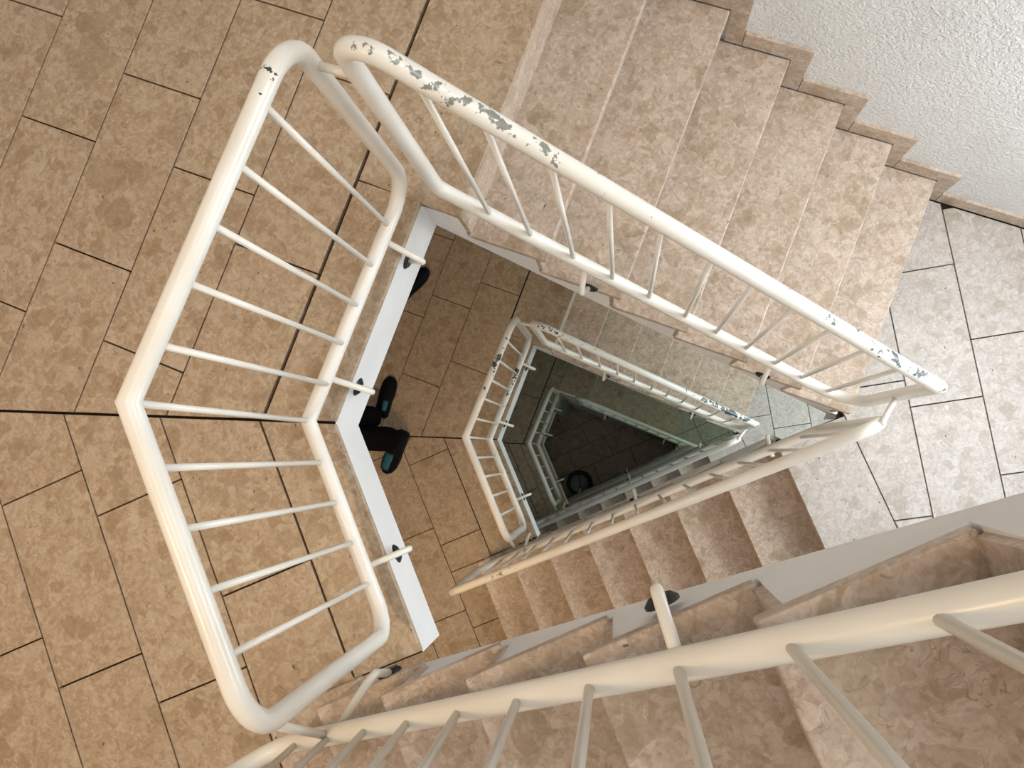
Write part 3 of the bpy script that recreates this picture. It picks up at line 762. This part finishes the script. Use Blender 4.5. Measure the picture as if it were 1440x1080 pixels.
# round bin on the ground floor
bn = empty('waste_bin', (0.245, -0.465, ZB)); tag(bn, 'dark round bin with a split grey-green lid on the dark bottom floor', 'bin')
def lathe(name, prof, cen, mat, parent, seg=28, scale=(1, 1)):
    bm = bmesh.new(); rings = []
    for r, z in prof:
        rings.append([bm.verts.new((cen[0]+r*scale[0]*math.cos(2*math.pi*k/seg), cen[1]+r*scale[1]*math.sin(2*math.pi*k/seg), cen[2]+z)) for k in range(seg)])
    for A, B in zip(rings, rings[1:]):
        for k in range(seg): bm.faces.new((A[k], A[(k+1) % seg], B[(k+1) % seg], B[k]))
    bm.faces.new(rings[0][::-1]); bm.faces.new(rings[-1])
    return obj_bm(name, bm, mat, parent, smooth=True)
bc = (0.245, -0.465, ZB)
lathe('body', [(0.13, 0.0), (0.15, 0.02), (0.165, 0.18), (0.170, 0.22), (0.165, 0.24), (0.13, 0.24), (0.12, 0.22), (0.02, 0.22)], bc, BLACK, bn)
lathe('lid', [(0.118, 0.215), (0.12, 0.235), (0.09, 0.262), (0.04, 0.274), (0.005, 0.276)], bc, LID, bn)
bm = bmesh.new(); prism(bm, [(bc[0]+0.01, bc[1]-0.12), (bc[0]+0.025, bc[1]-0.12), (bc[0]+0.005, bc[1]+0.11), (bc[0]-0.01, bc[1]+0.11)], ZB+0.22, ZB+0.281)
obj_bm('slot', bm, BLACK, bn)

# ------------------------------------------------------------------ people on the landing one storey down
def skin_mesh(name, verts, edges, radii, mat, parent, levels=2, root=0):
    me = bpy.data.meshes.new(name); me.from_pydata([Vector(v)-parent.location for v in verts], edges, [])
    o = link(name, me, parent)
    me.materials.append(mat)
    md = o.modifiers.new('skin', 'SKIN'); md.use_smooth_shade = True
    for i, sv in enumerate(me.skin_vertices[0].data):
        r = radii[i]; sv.radius = (r, r) if not isinstance(r, tuple) else r; sv.use_root = (i == root)
    sd = o.modifiers.new('sub', 'SUBSURF'); sd.levels = levels; sd.render_levels = levels
    return o
FZ = -H
def shoe(parent, heel, toe, z, accent=True, w=0.047):
    """shoe from heel to toe (plan points), sole on z"""
    h = Vector((*heel, 0)); t = Vector((*toe, 0)); d = (t-h); L = d.length; d.normalize(); n = Vector((-d.y, d.x, 0))
    def section(x, hw, ht, z0=0.0):
        c = h+d*(x*L); pts = []
        for k in range(12):
            a = 2*math.pi*k/12; yy = math.cos(a)*hw; zz = (math.sin(a)*0.5+0.5)*ht
            pts.append(c+n*yy+Vector((0, 0, z+z0+zz)))
        return pts
    secs = [(-0.0, w*0.45, 0.05), (0.06, w*0.78, 0.085), (0.22, w*0.82, 0.095), (0.42, w*0.86, 0.085), (0.62, w*1.0, 0.065), (0.80, w*0.97, 0.052), (0.93, w*0.72, 0.042), (1.0, w*0.32, 0.03)]
    bm = bmesh.new(); rings = [[bm.verts.new(q) for q in section(*s)] for s in secs]
    for A, B in zip(rings, rings[1:]):
        for k in range(12): bm.faces.new((A[k], A[(k+1) % 12], B[(k+1) % 12], B[k]))
    bm.faces.new(rings[0][::-1]); bm.faces.new(rings[-1])
    s = obj_bm('shoe', bm, SHOE, parent, smooth=True)
    def poly_off(sc, xs):
        L1 = [h+d*(x*L)+n*(hw*sc) for x, hw in xs]; L2 = [h+d*(x*L)-n*(hw*sc) for x, hw in xs[::-1]]
        return [(q.x, q.y) for q in L1+L2]
    bm = bmesh.new(); prism(bm, poly_off(1.08, [(a, b) for a, b, c in secs]), z, z+0.014)
    obj_bm('sole', bm, BLACK, s)
    return s, h, d, n, L
def patch(parent_shoe, root, h, d, n, L, x0, x1, w0, w1, z0, z1, side=0.0):
    bm = bmesh.new()
    a = h+d*(x0*L); b = h+d*(x1*L); q = []
    for k in range(7):
        t = k/6; c = a.lerp(b, t); w_ = w0+(w1-w0)*t; zz = z0+(z1-z0)*t
        for yy, dz in ((-1, -0.016), (-0.5, -0.002), (0, 0.004), (0.5, -0.002), (1, -0.016)):
            v = c+n*(yy*w_+side); q.append(bm.verts.new((v.x, v.y, zz+dz)))
    for k in range(6):
        for j in range(4): bm.faces.new((q[k*5+j], q[k*5+j+1], q[(k+1)*5+j+1], q[(k+1)*5+j]))
    bmesh.ops.solidify(bm, geom=bm.faces[:], thickness=0.006)
    return obj_bm('shoe_panel', bm, SHOEB, parent_shoe, smooth=True)

def person(root, hips, knees, ankles, head_dir, dark, cuff=0.055):
    """hidden torso and head above visible trouser legs; one continuous body surface"""
    hx, hy, hz = hips
    V = [(hx, hy, hz), (hx, hy, hz+0.22), (hx, hy, hz+0.42), (hx+0.01, hy, hz+0.50), (hx+0.02, hy, hz+0.56)]
    R_ = [(0.13, 0.10), (0.12, 0.09), (0.14, 0.09), 0.045, 0.045]
    Ed = [(0, 1), (1, 2), (2, 3), (3, 4)]
    sd = Vector((-head_dir[1], head_dir[0], 0)).normalized()
    fw = Vector((head_dir[0], head_dir[1], 0)).normalized()
    for sg in (-1, 1):
        sh = Vector((hx, hy, hz+0.41))+sd*0.17*sg; el = sh+sd*0.05*sg+Vector((0, 0, -0.26)); wr = el+fw*0.08+Vector((0, 0, -0.22))
        b = len(V); V += [sh, el, wr]; R_ += [0.05, 0.042, 0.033]; Ed += [(2, b), (b, b+1), (b+1, b+2)]
    body = skin_mesh('body', V, Ed, R_, JACKET, root)
    # head
    hc = Vector((hx, hy, hz+0.66))+fw*0.02
    hd = lathe('head', [(0.02, -0.115), (0.055, -0.10), (0.068, -0.06), (0.078, 0.0), (0.076, 0.05), (0.055, 0.09), (0.015, 0.11)], hc, SKIN, root, scale=(1.0, 0.88))
    hr = lathe('hair', [(0.083, 0.0), (0.084, 0.05), (0.062, 0.10), (0.015, 0.122)], hc-fw*0.012, HAIR, root, scale=(1.0, 0.9))
    for sg in (-1, 1):
        e = hc+fw*0.070+sd*0.028*sg; lathe('eye', [(0.004, -0.009), (0.010, 0), (0.004, 0.009)], e, BLACK, root, 10)
        e = hc+sd*0.073*sg; lathe('ear', [(0.006, -0.028), (0.014, 0.0), (0.006, 0.028)], e, SKIN, root, 10)
        wr = Vector((hx, hy, hz+0.41))+sd*0.22*sg+Vector((0, 0, -0.48))+fw*0.08
        hv = [wr, wr+Vector((0, 0, -0.05)), wr+Vector((0, 0, -0.085))]; he = [(0, 1), (1, 2)]; hrad = [0.022, (0.036, 0.018), (0.036, 0.016)]
        for k, ln in enumerate((0.055, 0.068, 0.063, 0.05)):
            o = fw*(0.024-0.016*k); b0 = len(hv)
            hv += [wr+o+Vector((0, 0, -0.095)), wr+o*1.1+fw*0.004+Vector((0, 0, -0.095-ln*0.55)), wr+o*1.1-sd*0.008*sg+Vector((0, 0, -0.095-ln))]
            he += [(2, b0), (b0, b0+1), (b0+1, b0+2)]; hrad += [0.009, 0.008, 0.007]
        b0 = len(hv); hv += [wr+fw*0.035+Vector((0, 0, -0.045)), wr+fw*0.055+Vector((0, 0, -0.085))]; he += [(1, b0), (b0, b0+1)]; hrad += [0.010, 0.008]
        skin_mesh('hand', hv, he, hrad, SKIN, root, 1)
    nz = hc+fw*0.078; lathe('nose', [(0.010, -0.018), (0.012, -0.008), (0.004, 0.018)], nz, SKIN, root, 10)
    # trousers: both legs from the waist, one surface
    V = [(hx, hy, hz+0.10), (hx, hy, hz)]; R_ = [(0.13, 0.10), (0.13, 0.105)]; Ed = [(0, 1)]
    for k, a in zip(knees, ankles):
        k = Vector(k); a = Vector(a); hp = Vector((hx, hy, hz-0.06)).lerp(Vector((k.x, k.y, hz-0.06)), 0.5)
        b = len(V); V += [hp, k, a.lerp(k, 0.35), a]; R_ += [0.085, 0.068, cuff, cuff]
        Ed += [(1, b), (b, b+1), (b+1, b+2), (b+2, b+3)]
    skin_mesh('trousers', V, Ed, R_, TROUSER, root, 2, 1)
pa = empty('person', (-0.95, 0.10, FZ)); tag(pa, 'person in dark trousers and black-and-teal shoes, half hidden under the white landing edge', 'person', )
person(pa, (-1.08, 0.08, FZ+0.78), [(-0.90, 0.10, FZ+0.40), (-0.84, -0.03, FZ+0.40)], [(-0.735, 0.105, FZ+0.09), (-0.585, -0.020, FZ+0.11)], (1, 0.2), True, 0.082)
s1, h_, d_, n_, L_ = shoe(pa, (-0.745, 0.11), (-0.690, 0.375), FZ)
patch(s1, pa, h_, d_, n_, L_, 0.18, 0.42, 0.018, 0.020, FZ+0.096, FZ+0.092, -0.024)
s2, h_, d_, n_, L_ = shoe(pa, (-0.585, 0.035), (-0.700, -0.235), FZ, w=0.052)
patch(s2, pa, h_, d_, n_, L_, 0.55, 0.93, 0.036, 0.030, FZ+0.074, FZ+0.050, -0.006)
pb = empty('person', (-0.75, 0.75, FZ)); tag(pb, 'person of whom only a black shoe shows at the upper corner of the well', 'person')
person(pb, (-1.10, 0.62, FZ+0.78), [(-1.02, 0.78, FZ+0.42), (-1.12, 0.60, FZ+0.42)], [(-0.80, 0.84, FZ+0.11), (-1.00, 0.55, FZ+0.11)], (0.6, 0.8), True)
shoe(pb, (-0.690, 0.850), (-0.490, 1.075), FZ, False)
shoe(pb, (-1.03, 0.52), (-0.90, 0.72), FZ, False)
